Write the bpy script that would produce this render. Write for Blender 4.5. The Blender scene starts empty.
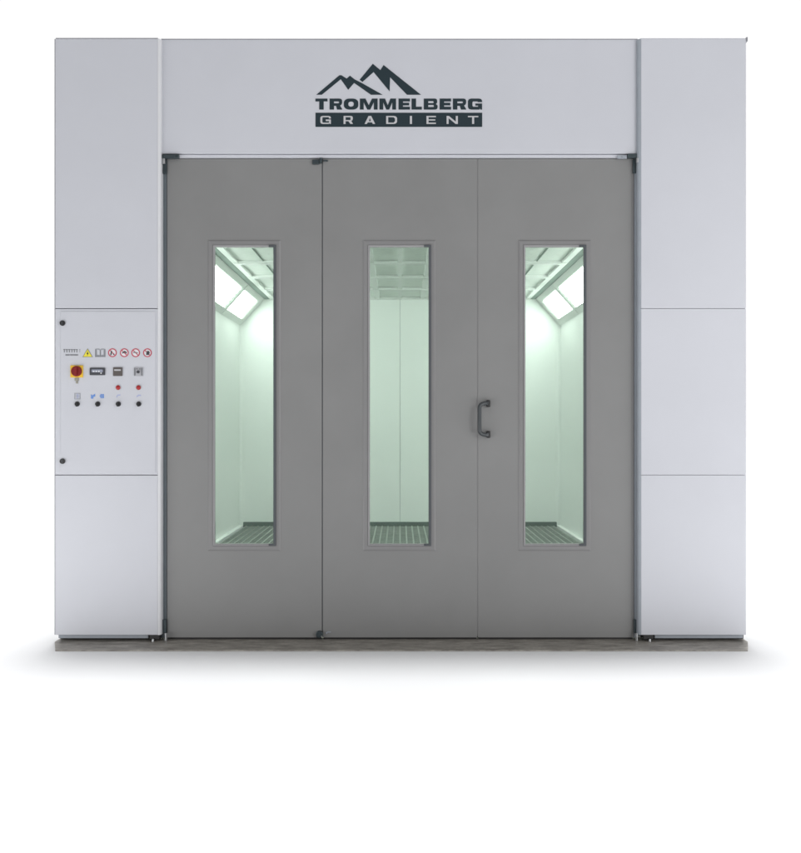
import bpy, bmesh, math, random
from mathutils import Vector, Matrix
random.seed(7)
S = bpy.context.scene
C = bpy.context.collection
F = 1001.6      # focal length in photo pixels
D = 6.26        # camera to the front plane (y = 0)
EYE = 1.36

def X(px, y=0.0): return (px - 400.0) * (D + y) / F
def Z(py, y=0.0): return EYE + (424.0 - py) * (D + y) / F

# ------------------------------------------------------------------ materials
def mat(name, col, rough=0.5, metal=0.0, var=0.0, vscale=6.0, bump=0.0, bscale=60.0, coat=0.0, spec=0.5, stretch=None):
    m = bpy.data.materials.new(name); m.use_nodes = True
    nt = m.node_tree; b = nt.nodes['Principled BSDF']
    b.inputs['Base Color'].default_value = (*col, 1)
    b.inputs['Roughness'].default_value = rough
    b.inputs['Metallic'].default_value = metal
    b.inputs['Specular IOR Level'].default_value = spec
    b.inputs['Coat Weight'].default_value = coat
    tc = nt.nodes.new('ShaderNodeTexCoord')
    src = tc.outputs['Object']
    if stretch:
        mp = nt.nodes.new('ShaderNodeMapping'); mp.inputs['Scale'].default_value = stretch
        nt.links.new(src, mp.inputs['Vector']); src = mp.outputs['Vector']
    if var > 0:
        n = nt.nodes.new('ShaderNodeTexNoise'); n.inputs['Scale'].default_value = vscale
        n.inputs['Detail'].default_value = 7; n.inputs['Roughness'].default_value = 0.6
        nt.links.new(src, n.inputs['Vector'])
        mr = nt.nodes.new('ShaderNodeMapRange'); mr.inputs['From Min'].default_value = 0.3; mr.inputs['From Max'].default_value = 0.7
        mr.inputs['To Min'].default_value = 1 - var; mr.inputs['To Max'].default_value = 1 + var
        nt.links.new(n.outputs['Fac'], mr.inputs['Value'])
        vm = nt.nodes.new('ShaderNodeVectorMath'); vm.operation = 'SCALE'; vm.inputs[0].default_value = col
        nt.links.new(mr.outputs['Result'], vm.inputs['Scale'])
        nt.links.new(vm.outputs['Vector'], b.inputs['Base Color'])
        mr2 = nt.nodes.new('ShaderNodeMapRange'); mr2.inputs['From Min'].default_value = 0.3; mr2.inputs['From Max'].default_value = 0.7
        mr2.inputs['To Min'].default_value = max(0, rough - 0.06); mr2.inputs['To Max'].default_value = min(1, rough + 0.06)
        nt.links.new(n.outputs['Fac'], mr2.inputs['Value']); nt.links.new(mr2.outputs['Result'], b.inputs['Roughness'])
    if bump > 0:
        n2 = nt.nodes.new('ShaderNodeTexNoise'); n2.inputs['Scale'].default_value = bscale; n2.inputs['Detail'].default_value = 5
        nt.links.new(src, n2.inputs['Vector'])
        bp = nt.nodes.new('ShaderNodeBump'); bp.inputs['Strength'].default_value = bump; bp.inputs['Distance'].default_value = 0.004
        nt.links.new(n2.outputs['Fac'], bp.inputs['Height']); nt.links.new(bp.outputs['Normal'], b.inputs['Normal'])
    return m

M = {}
M['white']   = mat('white_powder_coat', (0.550, 0.560, 0.604), 0.40, var=0.02, vscale=1.4, bump=0.12, bscale=2.5)
M['trim']    = mat('lit_edge_trim', (0.66, 0.665, 0.69), 0.35, var=0.01)
M['door']    = mat('grey_door_paint', (0.214, 0.214, 0.213), 0.46, var=0.04, vscale=2.2, bump=0.12, bscale=3)
M['frame']   = mat('grey_window_frame', (0.212, 0.210, 0.212), 0.42, var=0.02, vscale=9)
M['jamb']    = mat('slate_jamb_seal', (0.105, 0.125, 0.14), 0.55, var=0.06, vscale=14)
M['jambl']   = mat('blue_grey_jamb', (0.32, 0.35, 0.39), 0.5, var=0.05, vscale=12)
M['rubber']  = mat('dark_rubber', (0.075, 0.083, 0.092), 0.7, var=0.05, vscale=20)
M['black']   = mat('black_plastic', (0.014, 0.014, 0.015), 0.45)
M['cap']     = mat('grey_roof_trim', (0.27, 0.27, 0.30), 0.5, var=0.04)
M['steel']   = mat('brushed_steel', (0.42, 0.43, 0.44), 0.38, metal=1.0, var=0.05, vscale=40)
M['iron']    = mat('dark_hinge_steel', (0.055, 0.072, 0.08), 0.4, metal=0.6, var=0.12, vscale=60)
M['handle']  = mat('charcoal_handle', (0.05, 0.057, 0.062), 0.38, var=0.05, vscale=30)
M['ink']     = mat('slate_print', (0.020, 0.034, 0.042), 0.6, spec=0.2)
M['bead']    = mat('lit_glazing_bead', (0.295, 0.29, 0.297), 0.4)  # paler than the frame: light caught by the lip, put into its colour
M['skirt']   = mat('dark_green_skirting', (0.11, 0.15, 0.13), 0.6, var=0.1, vscale=8)
M['inside']  = mat('booth_lining_paint', (0.85, 0.865, 0.85), 0.45, var=0.012, vscale=2, spec=0.35)
M['filter']  = mat('ceiling_filter_cloth', (0.87, 0.90, 0.87), 0.9, var=0.04, vscale=14, bump=0.3, bscale=120)
M['shadegap']= mat('green_grey_gap_shade', (0.20, 0.26, 0.23), 0.6, var=0.03)  # dark tone painted for the shade inside the ceiling gaps
M['grate']   = mat('galvanised_grating', (0.31, 0.345, 0.315), 0.5, metal=0.3, var=0.15, vscale=9)
M['pit']     = mat('dark_pit_shade', (0.05, 0.06, 0.055), 0.8, var=0.15, vscale=5)
M['yellow']  = mat('signal_yellow', (0.80, 0.50, 0.035), 0.4)
M['signy']   = mat('sign_yellow', (0.75, 0.66, 0.05), 0.5)
M['red']     = mat('switch_red', (0.21, 0.014, 0.014), 0.45, spec=0.3)
M['btnred']  = mat('lamp_red', (0.36, 0.015, 0.018), 0.3)
M['signred'] = mat('sign_red', (0.48, 0.06, 0.10), 0.5)
M['signwhite']=mat('sign_white', (0.70, 0.71, 0.73), 0.5)
M['signgrey']= mat('sign_grey_print', (0.18, 0.185, 0.20), 0.5)
M['palegrey']= mat('pale_grey_plastic', (0.50, 0.50, 0.52), 0.45)
M['taupe']   = mat('taupe_plastic', (0.095, 0.082, 0.078), 0.45)
M['dgrey']   = mat('dark_grey_plastic', (0.05, 0.053, 0.062), 0.4)
M['screen']  = mat('lcd_screen', (0.30, 0.32, 0.40), 0.2)
M['reg']     = mat('light_grey_housing', (0.41, 0.41, 0.44), 0.45)
M['sgrey']   = mat('symbol_grey', (0.31, 0.32, 0.35), 0.5)
M['blue']    = mat('symbol_blue', (0.13, 0.26, 0.60), 0.5)
M['lilac']   = mat('symbol_pale_blue', (0.36, 0.40, 0.62), 0.5)
M['beige']   = mat('beige_lock', (0.30, 0.29, 0.24), 0.5)

# concrete
def concrete():
    m = mat('worn_concrete', (0.27, 0.26, 0.24), 0.42)
    nt = m.node_tree; b = nt.nodes['Principled BSDF']
    tc = nt.nodes.new('ShaderNodeTexCoord')
    mp = nt.nodes.new('ShaderNodeMapping'); mp.inputs['Scale'].default_value = (1.6, 5.0, 1)
    nt.links.new(tc.outputs['Object'], mp.inputs['Vector'])
    n = nt.nodes.new('ShaderNodeTexNoise'); n.inputs['Scale'].default_value = 4.2; n.inputs['Detail'].default_value = 10; n.inputs['Roughness'].default_value = 0.68
    nt.links.new(mp.outputs['Vector'], n.inputs['Vector'])
    r = nt.nodes.new('ShaderNodeValToRGB'); r.color_ramp.elements[0].position = 0.32; r.color_ramp.elements[1].position = 0.72
    r.color_ramp.elements[0].color = (0.145, 0.132, 0.115, 1); r.color_ramp.elements[1].color = (0.45, 0.425, 0.385, 1)
    nt.links.new(n.outputs['Fac'], r.inputs['Fac'])
    n2 = nt.nodes.new('ShaderNodeTexNoise'); n2.inputs['Scale'].default_value = 45; n2.inputs['Detail'].default_value = 6
    nt.links.new(tc.outputs['Object'], n2.inputs['Vector'])
    mx = nt.nodes.new('ShaderNodeMixRGB'); mx.blend_type = 'OVERLAY'; mx.inputs['Fac'].default_value = 0.35
    nt.links.new(r.outputs['Color'], mx.inputs['Color1']); nt.links.new(n2.outputs['Fac'], mx.inputs['Color2'])
    nt.links.new(mx.outputs['Color'], b.inputs['Base Color'])
    bp = nt.nodes.new('ShaderNodeBump'); bp.inputs['Strength'].default_value = 0.35; bp.inputs['Distance'].default_value = 0.004
    nt.links.new(n2.outputs['Fac'], bp.inputs['Height']); nt.links.new(bp.outputs['Normal'], b.inputs['Normal'])
    return m
M['concrete'] = concrete()
M['ground'] = mat('white_studio_floor', (0.80, 0.805, 0.815), 0.8, spec=0.2)

def glass():
    m = bpy.data.materials.new('greenish_window_glass'); m.use_nodes = True
    nt = m.node_tree; nt.nodes.clear()
    out = nt.nodes.new('ShaderNodeOutputMaterial')
    tr = nt.nodes.new('ShaderNodeBsdfTransparent'); tr.inputs['Color'].default_value = (0.935, 0.975, 0.95, 1)
    gl = nt.nodes.new('ShaderNodeBsdfGlossy'); gl.inputs['Roughness'].default_value = 0.03
    fr = nt.nodes.new('ShaderNodeFresnel'); fr.inputs['IOR'].default_value = 1.3
    mx = nt.nodes.new('ShaderNodeMixShader')
    nt.links.new(fr.outputs[0], mx.inputs[0]); nt.links.new(tr.outputs[0], mx.inputs[1]); nt.links.new(gl.outputs[0], mx.inputs[2])
    nt.links.new(mx.outputs[0], out.inputs['Surface'])
    return m
M['glass'] = glass()
def lampmat():
    """diffuser glass over six tubes: bright field, dimmer scalloped ends where the tube caps sit"""
    m = bpy.data.materials.new('lit_lamp_glass'); m.use_nodes = True
    nt = m.node_tree; b = nt.nodes['Principled BSDF']
    def math_(op, a, b_=None):
        n = nt.nodes.new('ShaderNodeMath'); n.operation = op
        for k, v in enumerate((a, b_)):
            if v is None: continue
            if isinstance(v, (int, float)): n.inputs[k].default_value = v
            else: nt.links.new(v, n.inputs[k])
        return n.outputs[0]
    b.inputs['Base Color'].default_value = (0.7, 0.75, 0.7, 1)
    b.inputs['Emission Color'].default_value = (0.92, 1.0, 0.945, 1)
    tc = nt.nodes.new('ShaderNodeTexCoord'); sp = nt.nodes.new('ShaderNodeSeparateXYZ')
    nt.links.new(tc.outputs['Generated'], sp.inputs[0])
    x, y = sp.outputs['X'], sp.outputs['Y']
    ends = math_('MINIMUM', y, math_('SUBTRACT', 1.0, y))
    sides = math_('MINIMUM', x, math_('SUBTRACT', 1.0, x))
    wave = math_('ABSOLUTE', math_('SINE', math_('MULTIPLY', x, math.pi*6)))
    thr = math_('SUBTRACT', 0.055, math_('MULTIPLY', wave, 0.045))
    mr = nt.nodes.new('ShaderNodeMapRange'); mr.interpolation_type = 'SMOOTHSTEP'
    nt.links.new(math_('SUBTRACT', ends, thr), mr.inputs['Value'])
    mr.inputs['From Min'].default_value = -0.015; mr.inputs['From Max'].default_value = 0.05
    m2 = nt.nodes.new('ShaderNodeMapRange'); m2.interpolation_type = 'SMOOTHSTEP'
    nt.links.new(sides, m2.inputs['Value']); m2.inputs['From Min'].default_value = 0.0; m2.inputs['From Max'].default_value = 0.09
    f = math_('MULTIPLY', mr.outputs['Result'], m2.outputs['Result'])
    mr3 = nt.nodes.new('ShaderNodeMapRange'); nt.links.new(f, mr3.inputs['Value'])
    mr3.inputs['To Min'].default_value = 0.42; mr3.inputs['To Max'].default_value = 11.0
    nt.links.new(mr3.outputs['Result'], b.inputs['Emission Strength'])
    return m
M['lamp'] = lampmat()

# ------------------------------------------------------------------ mesh helpers
def obj(name, bm, m, parent=None, loc=None, bevel=0.0, smooth=False, seg=2):
    bmesh.ops.recalc_face_normals(bm, faces=bm.faces[:])
    me = bpy.data.meshes.new(name); bm.to_mesh(me); bm.free()
    for k in (m if isinstance(m, (list, tuple)) else [m]): me.materials.append(k)
    if smooth:
        for p in me.polygons: p.use_smooth = True
    o = bpy.data.objects.new(name, me); C.objects.link(o)
    if loc: o.location = loc
    if parent: o.parent = parent
    if bevel > 0:
        b = o.modifiers.new('Bevel', 'BEVEL'); b.width = bevel; b.segments = seg
        b.limit_method = 'ANGLE'; b.angle_limit = math.radians(40)
    return o

def add_box(bm, x0, x1, y0, y1, z0, z1, mi=0):
    r = bmesh.ops.create_cube(bm, size=1.0)
    for v in r['verts']:
        v.co = Vector(((x0 + x1) / 2 + v.co.x * (x1 - x0), (y0 + y1) / 2 + v.co.y * (y1 - y0), (z0 + z1) / 2 + v.co.z * (z1 - z0)))
    for v in r['verts']:
        for f in v.link_faces: f.material_index = mi
def box(*a):
    bm = bmesh.new(); add_box(bm, *a); return bm

def plate_hole(x0, x1, z0, z1, h, y0, y1):
    xs = [x0, h[0], h[1], x1]; zs = [z0, h[2], h[3], z1]
    bm = bmesh.new(); v = {}
    for k, y in enumerate((y0, y1)):
        for i in range(4):
            for j in range(4): v[i, j, k] = bm.verts.new((xs[i], y, zs[j]))
    for k in (0, 1):
        for i in range(3):
            for j in range(3):
                if (i, j) != (1, 1): bm.faces.new([v[i, j, k], v[i+1, j, k], v[i+1, j+1, k], v[i, j+1, k]])
    for i in range(3):
        for j in (0, 3): bm.faces.new([v[i, j, 0], v[i+1, j, 0], v[i+1, j, 1], v[i, j, 1]])
        for j in (0, 3): bm.faces.new([v[j, i, 0], v[j, i+1, 0], v[j, i+1, 1], v[j, i, 1]])
    a = [(1, 1), (2, 1), (2, 2), (1, 2)]
    for q in range(4):
        p, r = a[q], a[(q+1) % 4]
        bm.faces.new([v[(*p, 0)], v[(*r, 0)], v[(*r, 1)], v[(*p, 1)]])
    return bm

def ring(x0, x1, z0, z1, prof):
    bm = bmesh.new(); L = []
    for (i, y) in prof:
        L.append([bm.verts.new(c) for c in ((x0+i, y, z0+i), (x1-i, y, z0+i), (x1-i, y, z1-i), (x0+i, y, z1-i))])
    for a, b in zip(L, L[1:]):
        for q in range(4): bm.faces.new([a[q], a[(q+1) % 4], b[(q+1) % 4], b[q]])
    return bm

def add_cyl(bm, x, y0, y1, z, r, n=24, r2=None, axis='Y', mi=0):
    r2 = r if r2 is None else r2
    A, B = [], []
    for i in range(n):
        t = 2 * math.pi * i / n
        c, s = math.cos(t), math.sin(t)
        if axis == 'Y':
            A.append(bm.verts.new((x + r*c, y0, z + r*s))); B.append(bm.verts.new((x + r2*c, y1, z + r2*s)))
        else:   # vertical: x, y=z slot, from y0 to y1 in height
            A.append(bm.verts.new((x + r*c, z + r*s, y0))); B.append(bm.verts.new((x + r2*c, z + r2*s, y1)))
    fs = [bm.faces.new(A), bm.faces.new(B)]
    for i in range(n): fs.append(bm.faces.new([A[i], A[(i+1) % n], B[(i+1) % n], B[i]]))
    for f in fs: f.material_index = mi

def add_tube(bm, pts, r, n=14, flat=1.0):
    pts = [Vector(p) for p in pts]; rings = []
    for i, p in enumerate(pts):
        d = (pts[min(i+1, len(pts)-1)] - pts[max(i-1, 0)]).normalized()
        up = Vector((0, 1, 0)) if abs(d.y) < 0.9 else Vector((1, 0, 0))
        a = d.cross(up).normalized(); b = d.cross(a).normalized()
        rings.append([bm.verts.new(p + a*r*math.cos(2*math.pi*k/n) + b*r*flat*math.sin(2*math.pi*k/n)) for k in range(n)])
    for A, B in zip(rings, rings[1:]):
        for k in range(n): bm.faces.new([A[k], A[(k+1) % n], B[(k+1) % n], B[k]])
    bm.faces.new(rings[0]); bm.faces.new(rings[-1])

def shape(name, contours, y, depth, m, parent):
    """flat print: 2D filled outlines (holes allowed) in world x,z, standing `depth` proud of plane y"""
    cu = bpy.data.curves.new(name, 'CURVE'); cu.dimensions = '2D'; cu.fill_mode = 'BOTH'; cu.extrude = depth / 2
    for c in contours:
        s = cu.splines.new('POLY'); s.points.add(len(c) - 1)
        for p, q in zip(s.points, c): p.co = (q[0], q[1], 0, 1)
        s.use_cyclic_u = True
    t = bpy.data.objects.new(name, cu); C.objects.link(t)
    bpy.context.view_layer.update()
    me = bpy.data.meshes.new_from_object(t.evaluated_get(bpy.context.evaluated_depsgraph_get()))
    bpy.data.objects.remove(t); bpy.data.curves.remove(cu)
    me.transform(Matrix.Rotation(math.pi/2, 4, 'X')); me.transform(Matrix.Translation((0, y - depth/2 - 0.0006, 0)))
    me.materials.clear(); me.materials.append(m); me.name = name
    o = bpy.data.objects.new(name, me); C.objects.link(o); o.parent = parent
    return o

def circ(cx, cz, r, n=32): return [(cx + r*math.cos(2*math.pi*i/n), cz + r*math.sin(2*math.pi*i/n)) for i in range(n)]
def rect(x0, x1, z0, z1): return [(x0, z0), (x1, z0), (x1, z1), (x0, z1)]
def rrect(x0, x1, z0, z1, r, n=5):
    p = []
    for (cx, cz, a) in ((x1-r, z0+r, -90), (x1-r, z1-r, 0), (x0+r, z1-r, 90), (x0+r, z0+r, 180)):
        for i in range(n+1):
            t = math.radians(a + 90*i/n); p.append((cx + r*math.cos(t), cz + r*math.sin(t)))
    return p

# ------------------------------------------------------------------ glyphs (unit box, y up); stem w, bar h
def glyph(ch, w, h):
    c = 0.5
    ck = min(w, 0.22) * 0.8; cv = h * 0.9
    if ch == 'T': return [[(0, 1-h), (c-w/2, 1-h), (c-w/2, 0), (c+w/2, 0), (c+w/2, 1-h), (1, 1-h), (1, 1), (0, 1)]]
    if ch == 'I': return [[(0, 0), (1, 0), (1, 1), (0, 1)]]
    if ch == 'L': return [[(0, 0), (1, 0), (1, h), (w, h), (w, 1), (0, 1)]]
    if ch == 'E': return [[(0, 0), (1, 0), (1, h), (w, h), (w, .5-h/2.2), (.93, .5-h/2.2), (.93, .5+h/2.2), (w, .5+h/2.2), (w, 1-h), (1, 1-h), (1, 1), (0, 1)]]
    if ch == 'M':
        return [[(0, 0), (w*.85, 0), (w*.85, .66), (.5-w*.33, 0), (.5+w*.33, 0), (1-w*.85, .66), (1-w*.85, 0), (1, 0), (1, 1), (1-w*1.25, 1), (.5, .40), (w*1.25, 1), (0, 1)]]
    if ch == 'N': return [[(0, 0), (w, 0), (w, .72), (1-w*1.1, 0), (1, 0), (1, 1), (1-w, 1), (1-w, .28), (w*1.1, 1), (0, 1)]]
    if ch == 'A': return [[(0, 0), (w*1.1, 0), (w*1.1+.10, .2), (1-w*1.1-.10, .2), (1-w*1.1, 0), (1, 0), (.5+w*.65, 1), (.5-w*.65, 1)],
                          [(w*1.1+.20, .2+h*.85), (1-w*1.1-.20, .2+h*.85), (.5, .78)]]
    if ch == 'O': return [rrect(0, 1, 0, 1, .38, 7), rrect(w, 1-w, h, 1-h, .2, 5)]
    if ch == 'D': return [[(0, 0), (.72, 0), (.90, .07), (1, .25), (1, .75), (.90, .93), (.72, 1), (0, 1)],
                          [(w, h), (.68, h), (1-w, .34), (1-w, .66), (.68, 1-h), (w, 1-h)]]
    if ch == 'R': return [[(0, 0), (w, 0), (w, .34), (.52, .34), (1-w*1.15, 0), (1, 0), (1, .06), (.84, .36), (.95, .46), (1, .6), (1, .83), (.93, .96), (.80, 1), (0, 1)],
                          [(w, .34+h*.9), (.70, .34+h*.9), (.76, .34+h*.9+.05), (.76, 1-h-.05), (.70, 1-h), (w, 1-h)]]
    if ch == 'B': return [[(0, 0), (.85, 0), (.97, .08), (1, .2), (1, .36), (.88, .51), (.97, .64), (.97, .82), (.93, .95), (.82, 1), (0, 1)],
                          [(w, h*.9), (.70, h*.9), (.74, h*.9+.06), (.70, .5-h*.3), (w, .5-h*.3)],
                          [(w, .5+h*.35), (.68, .5+h*.35), (.72, .5+h*.35+.05), (.68, 1-h*.9), (w, 1-h*.9)]]
    if ch == 'G': return [[(.24, 0), (.80, 0), (.86, .10), (.88, 0), (1, 0), (1, .55), (.52, .55), (.52, .36), (1-w*.9, .36), (1-w*.9, h), (w+.05, h), (w, h+.1), (w, 1-h-.1), (w+.05, 1-h),
                            (1-w, 1-h), (1-w, .68), (1, .68), (1, .82), (.92, .96), (.78, 1), (.22, 1), (.07, .94), (0, .78), (0, .22), (.07, .06)]]
def place(ch, x0, x1, z0, z1, w, h):
    return [[(x0 + p[0]*(x1-x0), z0 + p[1]*(z1-z0)) for p in c] for c in glyph(ch, w, h)]

# ================================================================== THE SETTING
g = obj('ground', box(-60, 60, -30, 90, -0.30, -0.0075), M['ground']); g['kind'] = 'structure'
bm = bmesh.new()
xa, xb = X(55, -0.235), X(748, -0.235)
pl = [(xa, -0.235), (xb, -0.235), (X(748), 0.0), (X(746), 6.7), (X(56), 6.7), (X(54.6), 0.0)]
top = [bm.verts.new((*p, 0.0)) for p in pl]; bot = [bm.verts.new((*p, -0.0074)) for p in pl]
bm.faces.new(top); bm.faces.new(bot)
for i in range(6): bm.faces.new([top[i], top[(i+1) % 6], bot[(i+1) % 6], bot[i]])
fl = obj('floor', bm, M['concrete'], bevel=0.002); fl['kind'] = 'structure'

# ================================================================== THE BOOTH
booth = bpy.data.objects.new('spray_booth', None); C.objects.link(booth)
booth['label'] = 'white spray booth with three grey windowed doors and lit green interior, on a concrete strip'
booth['category'] = 'spray booth'

YH, YD = 0.035, 0.06            # header plane, door plane
XL, XLi, XRi, XR = X(55), X(157.6), X(641.2), X(746.3)
zb, zt = Z(635), Z(38.6)
cuts = [Z(308.4), Z(475)]
gap = 0.004
pan = []
for (x0, x1, rgt) in ((XL, XLi, 0), (XRi, XR, 1)):
    gap = 0.0016 if rgt else 0.0035
    for k, (z0, z1) in enumerate(((zb, cuts[1]-gap/2), (cuts[1]+gap/2, cuts[0]-gap*.7), (cuts[0]+gap*.5, zt))):
        o = obj('cladding_panel', box(x0, x1, 0.0, 0.030, z0, z1), M['white'], booth, bevel=0.003)
        pan.append(o)
    # carcass behind the panels (dark joints show it)
    obj('column_frame', box(x0+0.006, x1-0.004, 0.031, 0.115, zb+0.004, zt-0.004), M['jambl'] if not rgt else M['cap'], booth)
# edge trims at the inner corners of the columns
bm = bmesh.new()
def trim(x0, x1, name, m, y0=-0.006, y1=0.11):
    # quarter-rounded vertical angle
    bm = bmesh.new(); n = 6; w = x1 - x0; pts = []
    s = 1 if w > 0 else -1; r = abs(w)
    pts = [(x0, 0.0305), (x0, y0)]
    for i in range(1, n+1):
        t = math.pi/2 * i/n
        pts.append((x0 + s*r*math.sin(t), y0 + r*(1-math.cos(t))))
    pts += [(x1, y1), (x1 - s*0.004, y1), (x1-s*0.004, 0.0305)]
    lo = [bm.verts.new((p[0], p[1], zb)) for p in pts]; hi = [bm.verts.new((p[0], p[1], zt)) for p in pts]
    for i in range(len(pts)): bm.faces.new([lo[i], lo[(i+1) % len(pts)], hi[(i+1) % len(pts)], hi[i]])
    bm.faces.new(lo); bm.faces.new(hi)
    return obj(name, bm, m, booth)
trim(XLi + 0.0004, X(160.9), 'edge_trim', M['trim'], y0=-0.001, y1=0.058)  # paler colour stands in for the side facing the key
trim(XRi - 0.0004, X(637.8), 'edge_trim', M['jambl'], y0=0.002, y1=0.058)  # darker colour stands in for the side turned away from the key

obj('edge_trim', box(XL-0.006, XL-0.0005, 0.006, 0.11, zb, zt), M['cap'], booth)
# header with the logo
hx0, hx1 = X(161.1, YH), X(637.6, YH)
header = obj('header_panel', box(hx0+0.001, hx1-0.001, YH, 0.11, Z(153.6, YH), Z(39, YH)), M['white'], booth, bevel=0.003)
obj('lintel_rail', box(hx0+0.002, hx1-0.002, YD-0.012, 0.105, Z(158.2, YD), Z(153.6, YH)-0.003), M['white'], booth, bevel=0.0015)
# roof trim: thin grey capping along the top
obj('roof_trim', box(XL+0.002, XLi, 0.004, 0.12, zt+0.001, zt+0.006), M['cap'], booth)
obj('roof_trim', box(hx0, hx1, YH-0.002, 0.12, Z(39, YH)+0.001, zt+0.006), M['cap'], booth)
obj('roof_trim', box(XRi, XR-0.004, 0.012, 0.12, zt+0.001, zt+0.007), M['white'], booth)
obj('corner_bolt', box(XR+0.002, XR+0.010, 0.0, 0.05, zt-0.016, zt+0.010), M['cap'], booth)

# ---- logo
lx = lambda u: X(312 + u/8.9, YH)
lz = lambda v: Z(60 + v/8.9, YH)
def P(pts): return [(lx(a), lz(b)) for a, b in pts]
mtL = P([(38, 310), (243, 137), (262, 136), (308, 166), (338, 140), (378, 172), (455, 212), (628, 310), (525, 310), (375, 205), (322, 266), (256, 172), (87, 310)])
mtR = P([(424, 176), (541, 34), (608, 90), (637, 45), (970, 310), (845, 310), (695, 154), (691, 280), (548, 108), (449, 196)])
shape('mountain_emblem', [mtL], YH, 0.0012, M['ink'], header)
shape('mountain_emblem', [mtR], YH, 0.0012, M['ink'], header)
for ch, a, b in (('T', 30, 138), ('R', 156, 268), ('O', 283, 412), ('M', 426, 584), ('M', 600, 748), ('E', 770, 872), ('L', 886, 978),
                 ('B', 995, 1118), ('E', 1136, 1238), ('R', 1254, 1372), ('G', 1388, 1514)):
    wpx = 40.0
    shape('letter', place(ch, lx(a), lx(b), lz(442), lz(344), wpx/(b-a), 0.26), YH, 0.0012, M['ink'], header)
for ch, a, b in (('G', 74, 168), ('R', 281, 363), ('A', 468, 562), ('D', 660, 757), ('I', 867, 893), ('E', 1019, 1103), ('N', 1198, 1298), ('T', 1388, 1480)):
    shape('letter', place(ch, lx(a), lx(b), lz(570), lz(499), 18.0/(b-a), 0.16) if ch != 'I' else [rect(lx(871), lx(890), lz(570), lz(499))], YH-0.0015, 0.0010, M['palegrey'], header)
shape('logo_plate', [rect(lx(31), lx(1515), lz(596), lz(470))], YH, 0.0012, M['ink'], header)

# ---- jambs
jt, jb = Z(158.4, YD), 0.012
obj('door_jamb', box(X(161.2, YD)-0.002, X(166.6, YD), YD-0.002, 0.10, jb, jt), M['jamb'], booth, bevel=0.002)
jr = obj('door_jamb', box(X(634.3, YD), X(638.0, YD), YD-0.002, 0.10, jb, jt), M['jambl'], booth, bevel=0.002)

# ---- doors
def door(x0, x1, win, y=YD):
    wx0, wx1 = X(win[0], y), X(win[1], y)
    wz0, wz1 = Z(551, y), Z(239.8, y)
    ins = 0.046
    h = (wx0+ins-0.006, wx1-ins+0.006, wz0+ins-0.006, wz1-ins+0.006)
    xa, xb = X(x0, y), X(x1, y)
    d = obj('door', plate_hole(xa, xb, Z(637.6, y), Z(158.6, y), h, y, y+0.05), M['door'], booth, bevel=0.0025)
    obj('window_frame', ring(wx0, wx1, wz0, wz1, [(0.001, y+0.001), (0.001, y-0.0012), (0.010, y-0.006), (0.031, y-0.0065), (0.0335, y-0.004), (0.0335, y+0.010)]), M['frame'], d, bevel=0.0)
    obj('glazing_bead', ring(wx0, wx1, wz0, wz1, [(0.034, y+0.012), (0.034, y-0.007), (0.036, y-0.0095), (0.039, y-0.0095), (0.0455, y-0.003), (0.0459, y+0.020), (0.036, y+0.020)]), M['bead'], d)
    obj('window_pane', box(wx0+ins+0.0005, wx1-ins-0.0005, y+0.010, y+0.015, wz0+ins+0.0005, wz1-ins-0.0005), M['glass'], d)
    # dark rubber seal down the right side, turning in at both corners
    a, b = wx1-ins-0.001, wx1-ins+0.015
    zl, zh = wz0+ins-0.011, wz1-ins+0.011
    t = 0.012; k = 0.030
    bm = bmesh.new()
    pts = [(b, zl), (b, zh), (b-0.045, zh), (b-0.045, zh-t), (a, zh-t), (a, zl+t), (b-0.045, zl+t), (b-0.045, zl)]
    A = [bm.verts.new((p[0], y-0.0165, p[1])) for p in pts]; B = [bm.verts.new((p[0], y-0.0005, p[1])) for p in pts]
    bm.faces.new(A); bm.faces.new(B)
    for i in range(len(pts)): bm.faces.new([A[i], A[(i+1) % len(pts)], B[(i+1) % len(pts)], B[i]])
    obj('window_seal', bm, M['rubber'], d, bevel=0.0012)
    # bottom sweep
    obj('door_sweep', box(xa+0.004, xb-0.004, y+0.012, y+0.04, 0.002, Z(637.6, y)-0.0005), M['black'], d)
    return d
d1 = door(166.9, 321.8, (207.6, 281.0))
d2 = door(322.7, 477.0, (362.6, 436.0))
d3 = door(477.9, 634.0, (518.2, 591.0))
# dark gaskets between the leaves
for px in (322.25, 477.45):
    obj('door_gasket', box(X(px, YD)-0.0028, X(px, YD)+0.0028, YD+(0.006 if px < 400 else 0.003), YD+0.045, 0.02, jt-0.004), M['rubber'] if px < 400 else M['frame'], booth)
# light edge strip on the right leaf
obj('edge_strip', box(X(632.2, YD), X(633.8, YD), YD-0.003, YD-0.0005, Z(637, YD), Z(159.4, YD)), M['frame'], d3)

# handle: mounts on the right leaf, grip swung towards the gap
ym = YD
hx, gx = X(488.2, ym-0.03), X(479.6, ym-0.06)
zt_, zb_ = Z(403.5, ym-0.05), Z(434.5, ym-0.05)
bm = bmesh.new()
path = []
mt, mb = Vector((hx, ym, zt_)), Vector((hx, ym, zb_))
yf = ym - 0.052
def arc(p0, p1, p2, n=7): return [((1-t)**2)*p0 + 2*t*(1-t)*p1 + t*t*p2 for t in [i/n for i in range(n+1)]]
pts = [Vector((hx, ym-0.018, zt_))]
pts += arc(Vector((hx-0.004, ym-0.028, zt_+0.002)), Vector((gx, yf, zt_+0.004)), Vector((gx, yf, zt_-0.03)))
pts += [Vector((gx, yf, zt_*0.6+zb_*0.4)), Vector((gx, yf, zt_*0.4+zb_*0.6))]
pts += arc(Vector((gx, yf, zb_+0.03)), Vector((gx, yf, zb_-0.004)), Vector((hx-0.004, ym-0.028, zb_-0.002)))
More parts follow.
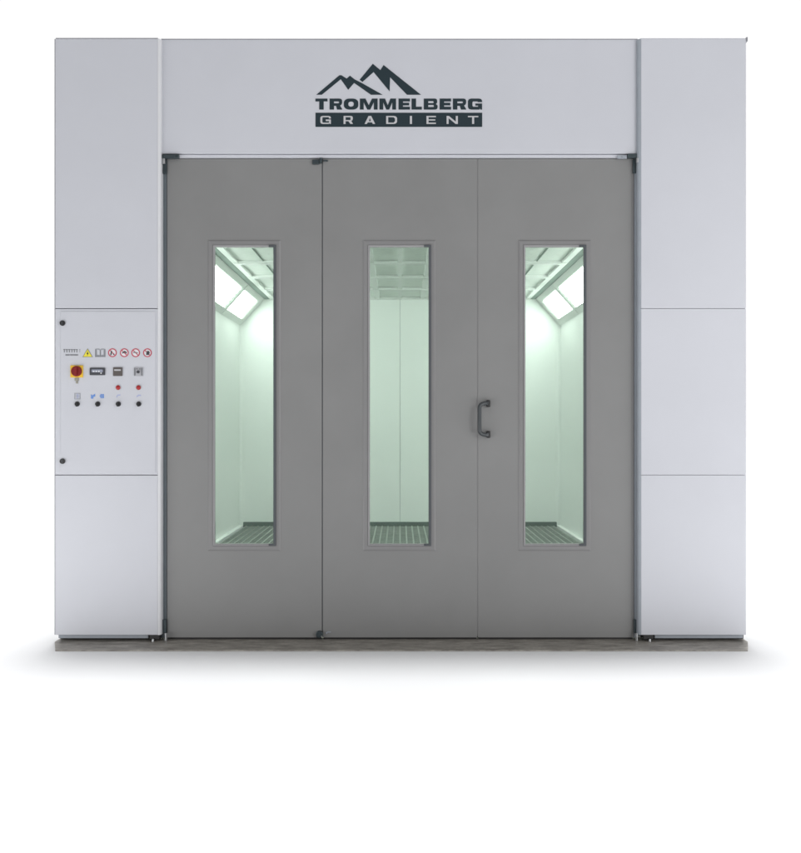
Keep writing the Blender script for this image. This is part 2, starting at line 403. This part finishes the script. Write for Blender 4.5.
pts += [Vector((hx, ym-0.018, zb_))]
add_tube(bm, pts, 0.0125, 14)
hd = obj('door_handle', bm, M['handle'], d3, smooth=True)
for z in (zt_, zb_):
    bm = bmesh.new(); add_box(bm, hx-0.010, hx+0.014, ym-0.036, ym-0.0003, z-0.022, z+0.022)
    obj('handle_mount', bm, M['black'], d3, bevel=0.006, seg=3)

# ---- hinge hardware
def hw(name, m, x0, x1, y0, y1, z0, z1, parent=booth, bev=0.002):
    return obj(name, box(x0, x1, y0, y1, z0, z1), m, parent, bevel=bev)
yy = YD - 0.03
# left top bracket + pivot
bm = bmesh.new(); add_box(bm, X(162, yy), X(179, yy), yy-0.01, YD-0.014, Z(158.6, yy), Z(154.6, yy))
add_box(bm, X(164, yy), X(176, yy), yy-0.02, yy-0.0103, Z(157.4, yy), Z(155.6, yy))
obj('hinge_bracket', bm, M['iron'], booth, bevel=0.003)
bm = bmesh.new(); add_cyl(bm, X(163.6, yy), Z(164, yy), Z(158.8, yy), YD-0.03, 0.011, axis='Z')
obj('hinge_pin', bm, M['steel'], booth, bevel=0.002)
bm = bmesh.new(); add_box(bm, X(161.4, yy), X(166.2, yy), YD-0.018, YD-0.003, Z(173, yy), Z(159.2, yy)); add_cyl(bm, X(163.8, yy), YD-0.026, YD-0.0185, Z(171, yy), 0.006)
obj('hinge_block', bm, M['iron'], booth, bevel=0.002)
# right top bracket + pivot
bm = bmesh.new(); add_box(bm, X(627.5, yy), X(637.3, yy), yy-0.01, YD-0.014, Z(158.2, yy), Z(154.0, yy))
obj('hinge_bracket', bm, M['iron'], booth, bevel=0.003)
bm = bmesh.new(); add_box(bm, X(617.5, yy), X(627.2, yy), yy, YD-0.014, Z(158.4, yy), Z(155.2, yy)); add_cyl(bm, X(623, yy), yy-0.009, yy-0.0003, Z(157.0, yy), 0.006)
obj('hinge_arm', bm, M['jambl'], booth, bevel=0.002)
bm = bmesh.new(); add_cyl(bm, X(637.0, yy), Z(163.5, yy), Z(158.6, yy), YD-0.045, 0.009, axis='Z')
obj('hinge_pin', bm, M['steel'], booth, bevel=0.002)
bm = bmesh.new(); add_box(bm, X(633.4, yy), X(637.4, yy), YD-0.020, YD-0.003, Z(172.6, yy), Z(158.8, yy)); add_cyl(bm, X(635.6, yy), YD-0.028, YD-0.0205, Z(165, yy), 0.006)
obj('hinge_block', bm, M['iron'], booth, bevel=0.002)
# middle top and bottom hinge between leaf one and two
bm = bmesh.new(); add_box(bm, X(312, yy), X(319, yy), YD-0.018, YD-0.0003, Z(163.5, yy), Z(159, yy)); add_box(bm, X(319.2, yy), X(321.9, yy), YD-0.026, YD-0.0003, Z(162.6, yy), Z(157.4, yy))
obj('folding_hinge', bm, M['iron'], d1, bevel=0.003)
bm = bmesh.new(); add_box(bm, X(322.9, yy), X(327.5, yy), YD-0.010, YD-0.0003, Z(160.4, yy), Z(159, yy)); 
obj('folding_hinge', bm, M['iron'], d2, bevel=0.002)
bm = bmesh.new(); add_cyl(bm, X(319.2, yy), YD-0.022, YD-0.0003, Z(634.8, yy), 0.022); add_box(bm, X(316.0, yy), X(322.2, yy), YD-0.016, YD-0.0004, Z(638.0, yy), Z(634.8, yy))
obj('folding_hinge', bm, M['iron'], d1, bevel=0.003)
bm = bmesh.new(); add_cyl(bm, X(321.6, yy), YD-0.030, YD-0.0225, Z(636.6, yy), 0.005)
obj('hinge_bolt', bm, M['steel'], d1)
bm = bmesh.new(); add_box(bm, X(326.5, yy), X(330.6, yy), YD-0.007, YD-0.0003, Z(633.4, yy), Z(632.5, yy)); add_box(bm, X(325.5, yy), X(327, yy), YD-0.008, YD-0.0003, Z(634.6, yy), Z(633.2, yy))
obj('folding_hinge', bm, M['jambl'], d2, bevel=0.001)
# bottom pivots
for px, pm in ((164.2, 'iron'), (636.6, 'iron')):
    bm = bmesh.new(); add_box(bm, X(px-2.2, yy), X(px+1.6, yy), YD-0.022, YD-0.003, Z(633.2, yy), Z(620, yy))
    obj('hinge_block', bm, M[pm], booth, bevel=0.002)
    bm = bmesh.new(); add_cyl(bm, X(px+0.9, 0.0), 0.001, Z(633.6, 0.0), 0.018, 0.0085, axis='Z')
    obj('pivot_pin', bm, M['steel'], booth, bevel=0.0015)
# black base boxes and levelling feet below the columns
for px in (153.0, 649.8):
    s = 1 if px < 400 else -1
    bm = bmesh.new(); add_box(bm, X(px-6 if s < 0 else px-4), X(px+4 if s < 0 else px+6), 0.012, 0.09, 0.010, zb+0.002)
    obj('base_block', bm, M['black'], booth, bevel=0.003)
    bm = bmesh.new(); add_cyl(bm, X(px), 0.0005, 0.018, -0.004, 0.008, axis='Z', r2=0.006)
    obj('levelling_foot', bm, M['steel'], booth, bevel=0.001)
for x0, x1 in ((XL+0.01, X(147)), (X(656), XR-0.008)):
    obj('base_rail', box(x0, x1, 0.030, 0.08, 0.014, zb+0.003), M['jambl'], booth, bevel=0.003)
    obj('base_seal', box(x0-0.004, x1+0.02, 0.082, 0.11, 0.001, zb+0.003), M['black'], booth)
obj('base_seal', box(X(161), X(168), 0.062, 0.10, 0.001, 0.011), M['black'], booth)

# ---- control panel on the left column
YC = -0.004
cp = obj('control_panel', box(X(60.4, YC), X(155.6, YC), YC, -0.0003, Z(472.4, YC), Z(311.4, YC)), M['white'], booth, bevel=0.003)
def cyl(name, px, py, rpx, dep, m, r2=None, y=YC, parent=cp, bev=0.001):
    bm = bmesh.new(); r = rpx*D/F
    add_cyl(bm, X(px, y), y-dep, y-0.0003, Z(py, y), r if r2 is None else r2*D/F, r2=r)
    return obj(name, bm, m, parent, bevel=bev)
for py in (323.2, 461.2):
    cyl('panel_lock', 62.6, py, 2.7, 0.010, M['black'])
    bm = bmesh.new(); add_box(bm, X(62.0), X(63.1), -0.0165, -0.0143, Z(py+1.9), Z(py-1.9))
    obj('lock_slot', bm, M['dgrey'], cp)
# emergency isolator
bm = box(X(70.6), X(83.4), -0.012, YC-0.0003, Z(377.6), Z(365.4)); obj('switch_plate', bm, M['yellow'], cp, bevel=0.003)
bm = bmesh.new(); add_cyl(bm, X(77.2), -0.028, -0.0123, Z(371.3), 5.0*D/F, r2=5.4*D/F, n=32)
add_box(bm, X(75.8), X(78.6), -0.040, -0.0283, Z(375.4), Z(367.2))
obj('switch_knob', bm, M['red'], cp, bevel=0.002)
bm = bmesh.new(); add_box(bm, X(74.9), X(79.0), -0.010, YC-0.0003, Z(380.8), Z(378.0)); add_box(bm, X(76.1), X(78.2), -0.009, YC-0.0004, Z(383.6), Z(381.0))
obj('lock_tab', bm, M['beige'], cp, bevel=0.001)
# display
bm = bmesh.new()
obj('display', box(X(90.0), X(105.4), -0.014, YC-0.0003, Z(375.3), Z(367.8)), M['dgrey'], cp, bevel=0.004)
shape('display_screen', [rrect(X(92.2), X(103.4), Z(372.4), Z(369.6), 0.004)], -0.0145, 0.001, M['screen'], cp)
shape('display_digits', [rect(X(a), X(a+1.5), Z(372.2), Z(370.9)) for a in (93.6, 96.2, 98.8)] + [rect(X(101.2), X(102.3), Z(373.9), Z(372.7))], -0.0160, 0.0006, M['signwhite'], cp)
# taupe module
obj('timer_module', box(X(113.4), X(122.7), -0.013, YC-0.0003, Z(376.1), Z(367.4)), M['taupe'], cp, bevel=0.003)
shape('timer_screen', [rect(X(114.8), X(121.3), Z(370.9), Z(369.5))], -0.0135, 0.0008, M['palegrey'], cp)
# pale regulator with dark side bars and dial
obj('regulator', box(X(134.2), X(143.2), -0.012, YC-0.0003, Z(376.2), Z(367.6)), M['reg'], cp, bevel=0.002)
shape('regulator_mark', [rect(X(134.6), X(135.9), Z(375.6), Z(368.2)), rect(X(141.5), X(142.8), Z(375.6), Z(368.2)), rect(X(136.6), X(138), Z(369.6), Z(368.4)), rect(X(139.6), X(141), Z(369.6), Z(368.4))], -0.0125, 0.0006, M['signgrey'], cp)
bm = bmesh.new(); add_cyl(bm, X(138.7), -0.022, -0.0123, Z(372.0), 1.5*D/F, n=20); obj('regulator_dial', bm, M['dgrey'], cp, bevel=0.001)
# indicator lamps and knobs
for px in (118.3, 138.7):
    cyl('lamp_bezel', px, 387.6, 2.9, 0.003, M['palegrey'])
    bm = bmesh.new(); bmesh.ops.create_uvsphere(bm, u_segments=20, v_segments=10, radius=2.4*D/F)
    for v in bm.verts: v.co = Vector((X(px)+v.co.x, YC-0.0035+v.co.y*0.7, Z(387.6)+v.co.z))
    obj('indicator_lamp', bm, M['btnred'], cp, smooth=True)
for px in (77.2, 97.7, 118.3, 138.7):
    cyl('knob', px, 404.0, 2.6, 0.012, M['black'], r2=2.2)
    bm = bmesh.new(); add_box(bm, X(px-0.7), X(px+0.7), -0.0235, -0.0163, Z(406.6), Z(401.8)); obj('knob_pointer', bm, M['black'], cp, bevel=0.0015)
# printed symbols beside the knobs
def R_(a, b, c, d): return rect(X(a, YC), X(b, YC), Z(d, YC), Z(c, YC))
shape('symbol', [R_(74.2, 80.4, 393.0, 399.4), R_(75.0, 79.6, 393.8, 394.7), R_(75.0, 77, 395.4, 396.4), R_(78, 79.6, 395.4, 396.4), R_(75, 79.6, 397.2, 398.5)], YC, 0.0006, M['sgrey'], cp)
shape('symbol', [R_(74.6, 75.2, 398.7, 399.2), R_(76.6, 79.9, 394.9, 395.3), R_(76.6, 79.9, 396.6, 397.0), R_(77.2, 77.7, 393.2, 398.9)], YC-0.0008, 0.0006, M['lilac'], cp)
shape('symbol', [[(X(90.8, YC), Z(398.6, YC)), (X(90.8, YC), Z(394.2, YC)), (X(92.4, YC), Z(395.4, YC)), (X(95.2, YC), Z(393.6, YC)), (X(95.0, YC), Z(396.8, YC)), (X(93.6, YC), Z(396.6, YC)), (X(93.0, YC), Z(398.8, YC))]], YC, 0.0006, M['blue'], cp)
shape('symbol', [R_(100.4, 101.8, 394.0, 398.2), R_(102.2, 103.8, 394.0, 398.2), R_(99.6, 100.2, 395.4, 396.8)], YC, 0.0006, M['blue'], cp)
shape('symbol', [[(X(116.2, YC), Z(396.6, YC)), (X(117.3, YC), Z(394.7, YC)), (X(120.3, YC), Z(394.4, YC)), (X(120.3, YC), Z(395.5, YC)), (X(117.9, YC), Z(395.7, YC)), (X(116.6, YC), Z(397.9, YC))]], YC, 0.0006, M['lilac'], cp)
shape('symbol', [[(X(136.4, YC), Z(396.3, YC)), (X(138.3, YC), Z(394.6, YC)), (X(141.0, YC), Z(394.9, YC)), (X(141.0, YC), Z(396.0, YC)), (X(138.8, YC), Z(395.8, YC)), (X(136.8, YC), Z(397.2, YC))]], YC, 0.0006, M['lilac'], cp)
# small heading print (too small to read in the photograph: strokes of the same rhythm)
hd_ = []
x = 63.2
for i, wd in enumerate((2.0, 2.1, 2.1, 2.0, 2.1, 1.9, 0, 0.8)):
    if wd:
        hd_ += [R_(x, x+wd, 349.2, 350.0), R_(x+wd*0.3, x+wd*0.75, 350.1, 352.4)]
    x += (wd + 0.45) if wd else 1.2
shape('heading_print', hd_, YC, 0.0005, M['signgrey'], cp)
shape('heading_print', [R_(a, a+w, 354.2, 355.7) for a, w in ((65.4, 1.6), (67.3, 1.5), (69.2, 0.6), (70.2, 1.4), (71.9, 1.3), (73.5, 1.2), (75.0, 1.7), (77.0, 1.0))], YC, 0.0005, M['signgrey'], cp)
# warning triangle
def Q(pts, y=YC): return [(X(a, y), Z(b, y)) for a, b in pts]
shape('warning_sign', [Q([(82.3, 357.2), (92.8, 357.2), (87.5, 348.2)])], YC, 0.0006, M['signgrey'], cp)
shape('warning_sign', [Q([(83.2, 356.7), (91.9, 356.7), (87.5, 349.3)])], YC-0.0008, 0.0006, M['signy'], cp)
shape('warning_symbol', [Q([(87.9, 350.9), (86.5, 353.9), (87.4, 353.9), (87.0, 356.1), (88.7, 352.9), (87.7, 352.9)])], YC-0.0016, 0.0006, M['black'], cp)
# manual symbol (open book)
shape('manual_sign', [Q([(95.0, 349.0), (96.8, 348.5), (99.0, 348.5), (100.2, 349.4), (101.4, 348.5), (103.6, 348.5), (105.4, 349.0), (105.4, 357.2), (95.0, 357.2)]),
                      Q([(97.0, 349.6), (99.6, 350.3), (99.6, 355.0), (97.0, 354.6)]), Q([(100.9, 350.3), (103.4, 349.6), (103.4, 354.6), (100.9, 355.0)])], YC, 0.0006, M['sgrey'], cp)
shape('manual_sign', [R_(95.2, 96.0, 349.4, 356.8), R_(104.4, 105.2, 349.4, 356.8), R_(99.9, 100.6, 350.2, 356.8), R_(96.4, 99.4, 355.6, 356.4), R_(101.0, 104.0, 355.6, 356.4)], YC-0.0008, 0.0005, M['signgrey'], cp)
# prohibition signs
for i, px in enumerate((112.4, 124.3, 135.6, 147.4)):
    cx, cz = X(px, YC), Z(352.8, YC); r = 4.4*D/F
    shape('prohibition_sign', [circ(cx, cz, r)], YC, 0.0006, M['signwhite'], cp)
    bar = []
    ri = r*0.76; wv = r*0.10
    ur = Vector((1, -1)).normalized(); nr = Vector((1, 1)).normalized()
    a1 = [tuple(Vector((cx, cz)) + ur*s*ri*0.97 + nr*t*wv) for s, t in ((-1, -1), (1, -1), (1, 1), (-1, 1))]
    shape('prohibition_sign', [circ(cx, cz, r*1.0), circ(cx, cz, ri)], YC-0.0008, 0.0006, M['signred'], cp)
    shape('prohibition_sign', [a1], YC-0.0016, 0.0005, M['signred'], cp)
    u = r/4.4
    if i == 0: dk = [[(cx-2.2*u, cz-2.4*u), (cx-1.0*u, cz-2.4*u), (cx-0.2*u, cz+1.6*u), (cx-1.4*u, cz+2.2*u)], [(cx+.6*u, cz-2.2*u), (cx+2*u, cz-2*u), (cx+1.0*u, cz-.2*u)]]
    elif i == 1: dk = [[(cx-2.4*u, cz+.1*u), (cx+.4*u, cz+1.9*u), (cx+2.4*u, cz+.6*u), (cx+2.2*u, cz-.9*u), (cx+.6*u, cz+.4*u), (cx-1.8*u, cz-.8*u)]]
    elif i == 2: dk = [[(cx-2.5*u, cz+.4*u), (cx-1.0*u, cz+.9*u), (cx+2.4*u, cz+.2*u), (cx+2.4*u, cz-.5*u), (cx-.6*u, cz-.1*u), (cx-2.4*u, cz-.4*u)]]
    else: dk = [[(cx-1.3*u, cz-2.2*u), (cx+1.5*u, cz-2.2*u), (cx+2.4*u, cz+.3*u), (cx+1.2*u, cz+2.0*u), (cx-.4*u, cz+1.6*u), (cx-1.0*u, cz+.2*u)]]
    shape('prohibition_symbol', dk, YC-0.0023, 0.0005, M['dgrey'] if i != 2 else M['signgrey'], cp)

# ================================================================== INTERIOR
YB = 6.76; XI = 2.08; ZF = 0.047; ZC = 2.985
y0 = 0.118
for s in (-1, 1):
    a, b = sorted((s*XI, s*(XI+0.05)))
    bm = bmesh.new()
    add_box(bm, a, b, y0, YB+0.05, 0.001, 3.76)
    obj('side_wall', bm, M['inside'], booth)
bm = bmesh.new()
xs = [-XI+0.001, -1.04, 0.0, 1.04, XI-0.001]
for q in range(4):
    obj('back_wall_panel', box(xs[q]+0.0018, xs[q+1]-0.0018, YB, YB+0.049, 0.001, 3.759), M['inside'], booth, bevel=0.002)
obj('back_wall_core', box(-XI+0.01, XI-0.01, YB+0.051, YB+0.07, 0.001, 3.75), M['jambl'], booth)
obj('roof', box(-XI+0.001, XI-0.001, y0+0.002, YB-0.001, 3.70, 3.755), M['white'], booth)
# inner lining of the front wall
for s in (-1, 1):
    a, b = sorted((s*1.505, s*(XI-0.001)))
    obj('front_lining', box(a, b, y0, y0+0.03, 0.002, 3.69), M['inside'], booth)
obj('front_lining', box(-1.504, 1.504, y0, y0+0.03, 3.045, 3.69), M['inside'], booth)
# corner coves
for s in (-1, 1):
    bm = bmesh.new()
    pr = [(s*XI, YB-0.055), (s*(XI-0.004), YB-0.055), (s*(XI-0.012), YB-0.022), (s*(XI-0.030), YB-0.006), (s*(XI-0.062), YB-0.003), (s*(XI-0.062), YB), (s*XI, YB)]
    lo = [bm.verts.new((*p, ZF)) for p in pr]; hi = [bm.verts.new((*p, 2.66)) for p in pr]
    for i in range(len(pr)): bm.faces.new([lo[i], lo[(i+1) % len(pr)], hi[(i+1) % len(pr)], hi[i]])
    bm.faces.new(lo); bm.faces.new(hi)
    obj('corner_cove', bm, M['inside'], booth)
    # flat kerb along the side wall
    a, b = sorted((s*(XI-0.001), s*(XI-0.05)))
    obj('floor_kerb', box(a, b, y0+0.031, YB-0.001, 0.002, ZF+0.004), M['inside'], booth, bevel=0.003)

# ceiling
bars = bmesh.new()
zc1 = ZC + 0.022
ycross = [0.87, 1.86, 2.85, 3.84, 4.81, 5.80]
longb = [(-0.022, 0.022), (0.262, 0.325), (-0.325, -0.262), (1.635, 1.695), (-1.695, -1.635)]
for a, b in longb: add_box(bars, a, b, y0+0.031, YB-0.001, ZC, zc1)
obj('ceiling_frame', bars, M['inside'], booth, bevel=0.0)
ls = sorted(longb)
for y in ycross + [YB-0.055]:
    bm = bmesh.new(); w = 0.10 if y < 6.5 else 0.054
    for (a, b), (c, d) in zip(ls, ls[1:]):
        add_box(bm, b+0.0005, c-0.0005, y+0.001, y+w-0.001, ZC+0.0005, zc1)
    add_box(bm, -1.69, 1.69, y, y+w, ZC-0.007, ZC-0.0006)
    obj('ceiling_crossbar', bm, M['inside'], booth, bevel=0.003)
edges = [y0+0.032] + ycross + [YB-0.002]
for q in range(len(edges)-1):
    bm = bmesh.new(); add_box(bm, -1.70, 1.70, edges[q]+0.001, edges[q+1]-0.001, zc1+0.001, zc1+0.02)
    obj('ceiling_filter', bm, M['filter'], booth)
for s in (-1, 1):
    obj('ceiling_seam', box(s*1.381-0.006, s*1.381+0.006, y0+0.031, YB-0.06, zc1-0.006, zc1+0.0005), M['shadegap'], booth)
    a, b = sorted((s*1.6955, s*1.765))
    obj('ceiling_channel', box(a, b, y0+0.031, YB-0.001, ZC-0.002, ZC+0.03), M['shadegap'], booth)  # solid strip, its dark colour in place of a shaded recess

# chamfered lamp housings
def lamp_frame(s):
    A = Vector((s*XI, 0, 2.638)); B = Vector((s*1.765, 0, ZC+0.004))
    u = (B-A); L = u.length; u.normalize()
    n = Vector((-s*abs(u.z), 0, -abs(u.x)))       # facing down and inwards
    return A, u, n, L
for s in (-1, 1):
    A, u, n, L = lamp_frame(s)
    def pt(t, y, h): 
        p = A + u*t + n*h; return (p.x, y, p.z)
    def slab(bm, t0, t1, ya, yb, h0, h1):
        v = [bm.verts.new(pt(t, y, h)) for t in (t0, t1) for y in (ya, yb) for h in (h0, h1)]
        for f in ((0,1,3,2), (4,5,7,6), (0,1,5,4), (2,3,7,6), (0,2,6,4), (1,3,7,5)): bm.faces.new([v[i] for i in f])
    ys = [0.155, 1.9, 3.40, 5.40, 6.758]
    for q in range(4):
        ya, yb = ys[q]+0.0008, ys[q+1]-0.0008
        t0, t1 = 0.085, L-0.075
        la, lb = ya+0.055, yb-(0.055 if q < 3 else 0.17)
        bm = bmesh.new()
        slab(bm, 0.002, t0, ya, yb, -0.02, 0.0); slab(bm, t1, L-0.001, ya, yb, -0.02, 0.0)
        slab(bm, t0+0.0004, t1-0.0004, ya, la, -0.02, 0.0); slab(bm, t0+0.0004, t1-0.0004, lb, yb, -0.02, 0.0)
        # raised lip between neighbouring fixtures
        slab(bm, 0.02, L-0.02, yb-0.010, yb-0.0006, 0.0005, 0.006)
        fx = obj('light_fixture', bm, M['inside'], booth)
        bm = bmesh.new(); slab(bm, t0+0.002, t1-0.002, la+0.002, lb-0.002, -0.030, -0.012)
        obj('lamp_glass', bm, M['lamp'], fx)
# floor gratings
gy = [y0+0.04, 1.1, 2.05, 3.0, 3.95, 4.9, 5.83, YB-0.05]
for q in range(7):
    bm = bmesh.new(); ya, yb = gy[q]+0.004, gy[q+1]-0.004
    xg = XI-0.095
    n = 52
    for i in range(n+1):
        x = -xg + 2*xg*i/n
        add_box(bm, x-0.008, x+0.008, ya, yb, ZF-0.026, ZF-0.002)
    m_ = 16
    for j in range(m_+1):
        y = ya+0.006 + (yb-ya-0.012)*j/m_
        add_box(bm, -xg, xg, y-0.007, y+0.007, ZF-0.024, ZF-0.005)
    obj('floor_grating', bm, M['grate'], booth)
obj('skirting', box(-XI+0.0515, XI-0.0515, YB-0.068, YB-0.0005, ZF-0.02, ZF+0.042), M['skirt'], booth)
obj('floor_pan', box(-XI+0.051, XI-0.051, y0+0.032, YB-0.002, 0.003, 0.012), M['pit'], booth)  # dark sheet painted in place of the shaded pit under the gratings

# ================================================================== CAMERA
cam = bpy.data.cameras.new('camera'); co = bpy.data.objects.new('camera', cam); C.objects.link(co)
co.location = (0, -D, EYE); co.rotation_euler = (math.radians(90), 0, 0)
cam.sensor_fit = 'VERTICAL'; cam.sensor_height = 36; cam.sensor_width = 36
cam.lens = F/853*36; cam.clip_end = 500
cam.shift_x = 0.5/853; cam.shift_y = -2.5/853
S.camera = co

# ================================================================== LIGHT
w = bpy.data.worlds.new('World'); S.world = w; w.use_nodes = True
nt = w.node_tree; bg = nt.nodes['Background']
tc = nt.nodes.new('ShaderNodeTexCoord'); sp = nt.nodes.new('ShaderNodeSeparateXYZ')
nt.links.new(tc.outputs['Generated'], sp.inputs[0])
mr = nt.nodes.new('ShaderNodeMapRange'); mr.interpolation_type = 'SMOOTHSTEP'
mr.inputs['From Min'].default_value = -0.3; mr.inputs['From Max'].default_value = 0.35
mr.inputs['To Min'].default_value = 0.42; mr.inputs['To Max'].default_value = 1.02
nt.links.new(sp.outputs['Y'], mr.inputs['Value'])
bg.inputs['Color'].default_value = (1, 1, 1, 1)
nt.links.new(mr.outputs['Result'], bg.inputs['Strength'])

def sun(name, direction, strength, angle, col=(1, 1, 1)):
    l = bpy.data.lights.new(name, 'SUN'); l.energy = strength; l.angle = math.radians(angle); l.color = col
    o = bpy.data.objects.new(name, l); C.objects.link(o)
    o.rotation_euler = Vector(direction).to_track_quat('-Z', 'Y').to_euler(); o.location = (0, 0, 6)
    return o
sun('added_back_sun', (0, -math.sin(math.radians(9.3)), -math.cos(math.radians(9.3))), 2.2, 12)  # added sun from behind: whitens the ground, shapes the short front shadow
# big softbox to the right, in front of the booth
def key_or_added_fill(loc, aim, sx, sy, watts):
    a = bpy.data.lights.new('key_or_added_fill', 'AREA'); a.shape = 'RECTANGLE'; a.size = sx; a.size_y = sy; a.energy = watts
    o = bpy.data.objects.new('key_or_added_fill', a); C.objects.link(o); o.location = loc
    o.rotation_euler = (Vector(aim) - Vector(loc)).to_track_quat('-Z', 'Y').to_euler()
key_or_added_fill((6.5, -7.5, 3.4), (0, 0, 3.4), 3.5, 2.6, 190)     # key from the right
key_or_added_fill((3.5, -2.4, 0.16), (1.3, 0, 0.0), 2.6, 0.25, 22)     # low strips added each side to brighten the lower front
key_or_added_fill((-3.5, -2.4, 0.16), (-1.3, 0, 0.0), 2.6, 0.25, 28)  # second added fill, on the left

vs = S.view_settings; vs.view_transform = 'Standard'; vs.look = 'None'; vs.gamma = 1; vs.exposure = 0
S.cycles.max_bounces = 12; S.cycles.diffuse_bounces = 8; S.cycles.transparent_max_bounces = 12
S.cycles.sample_clamp_indirect = 6
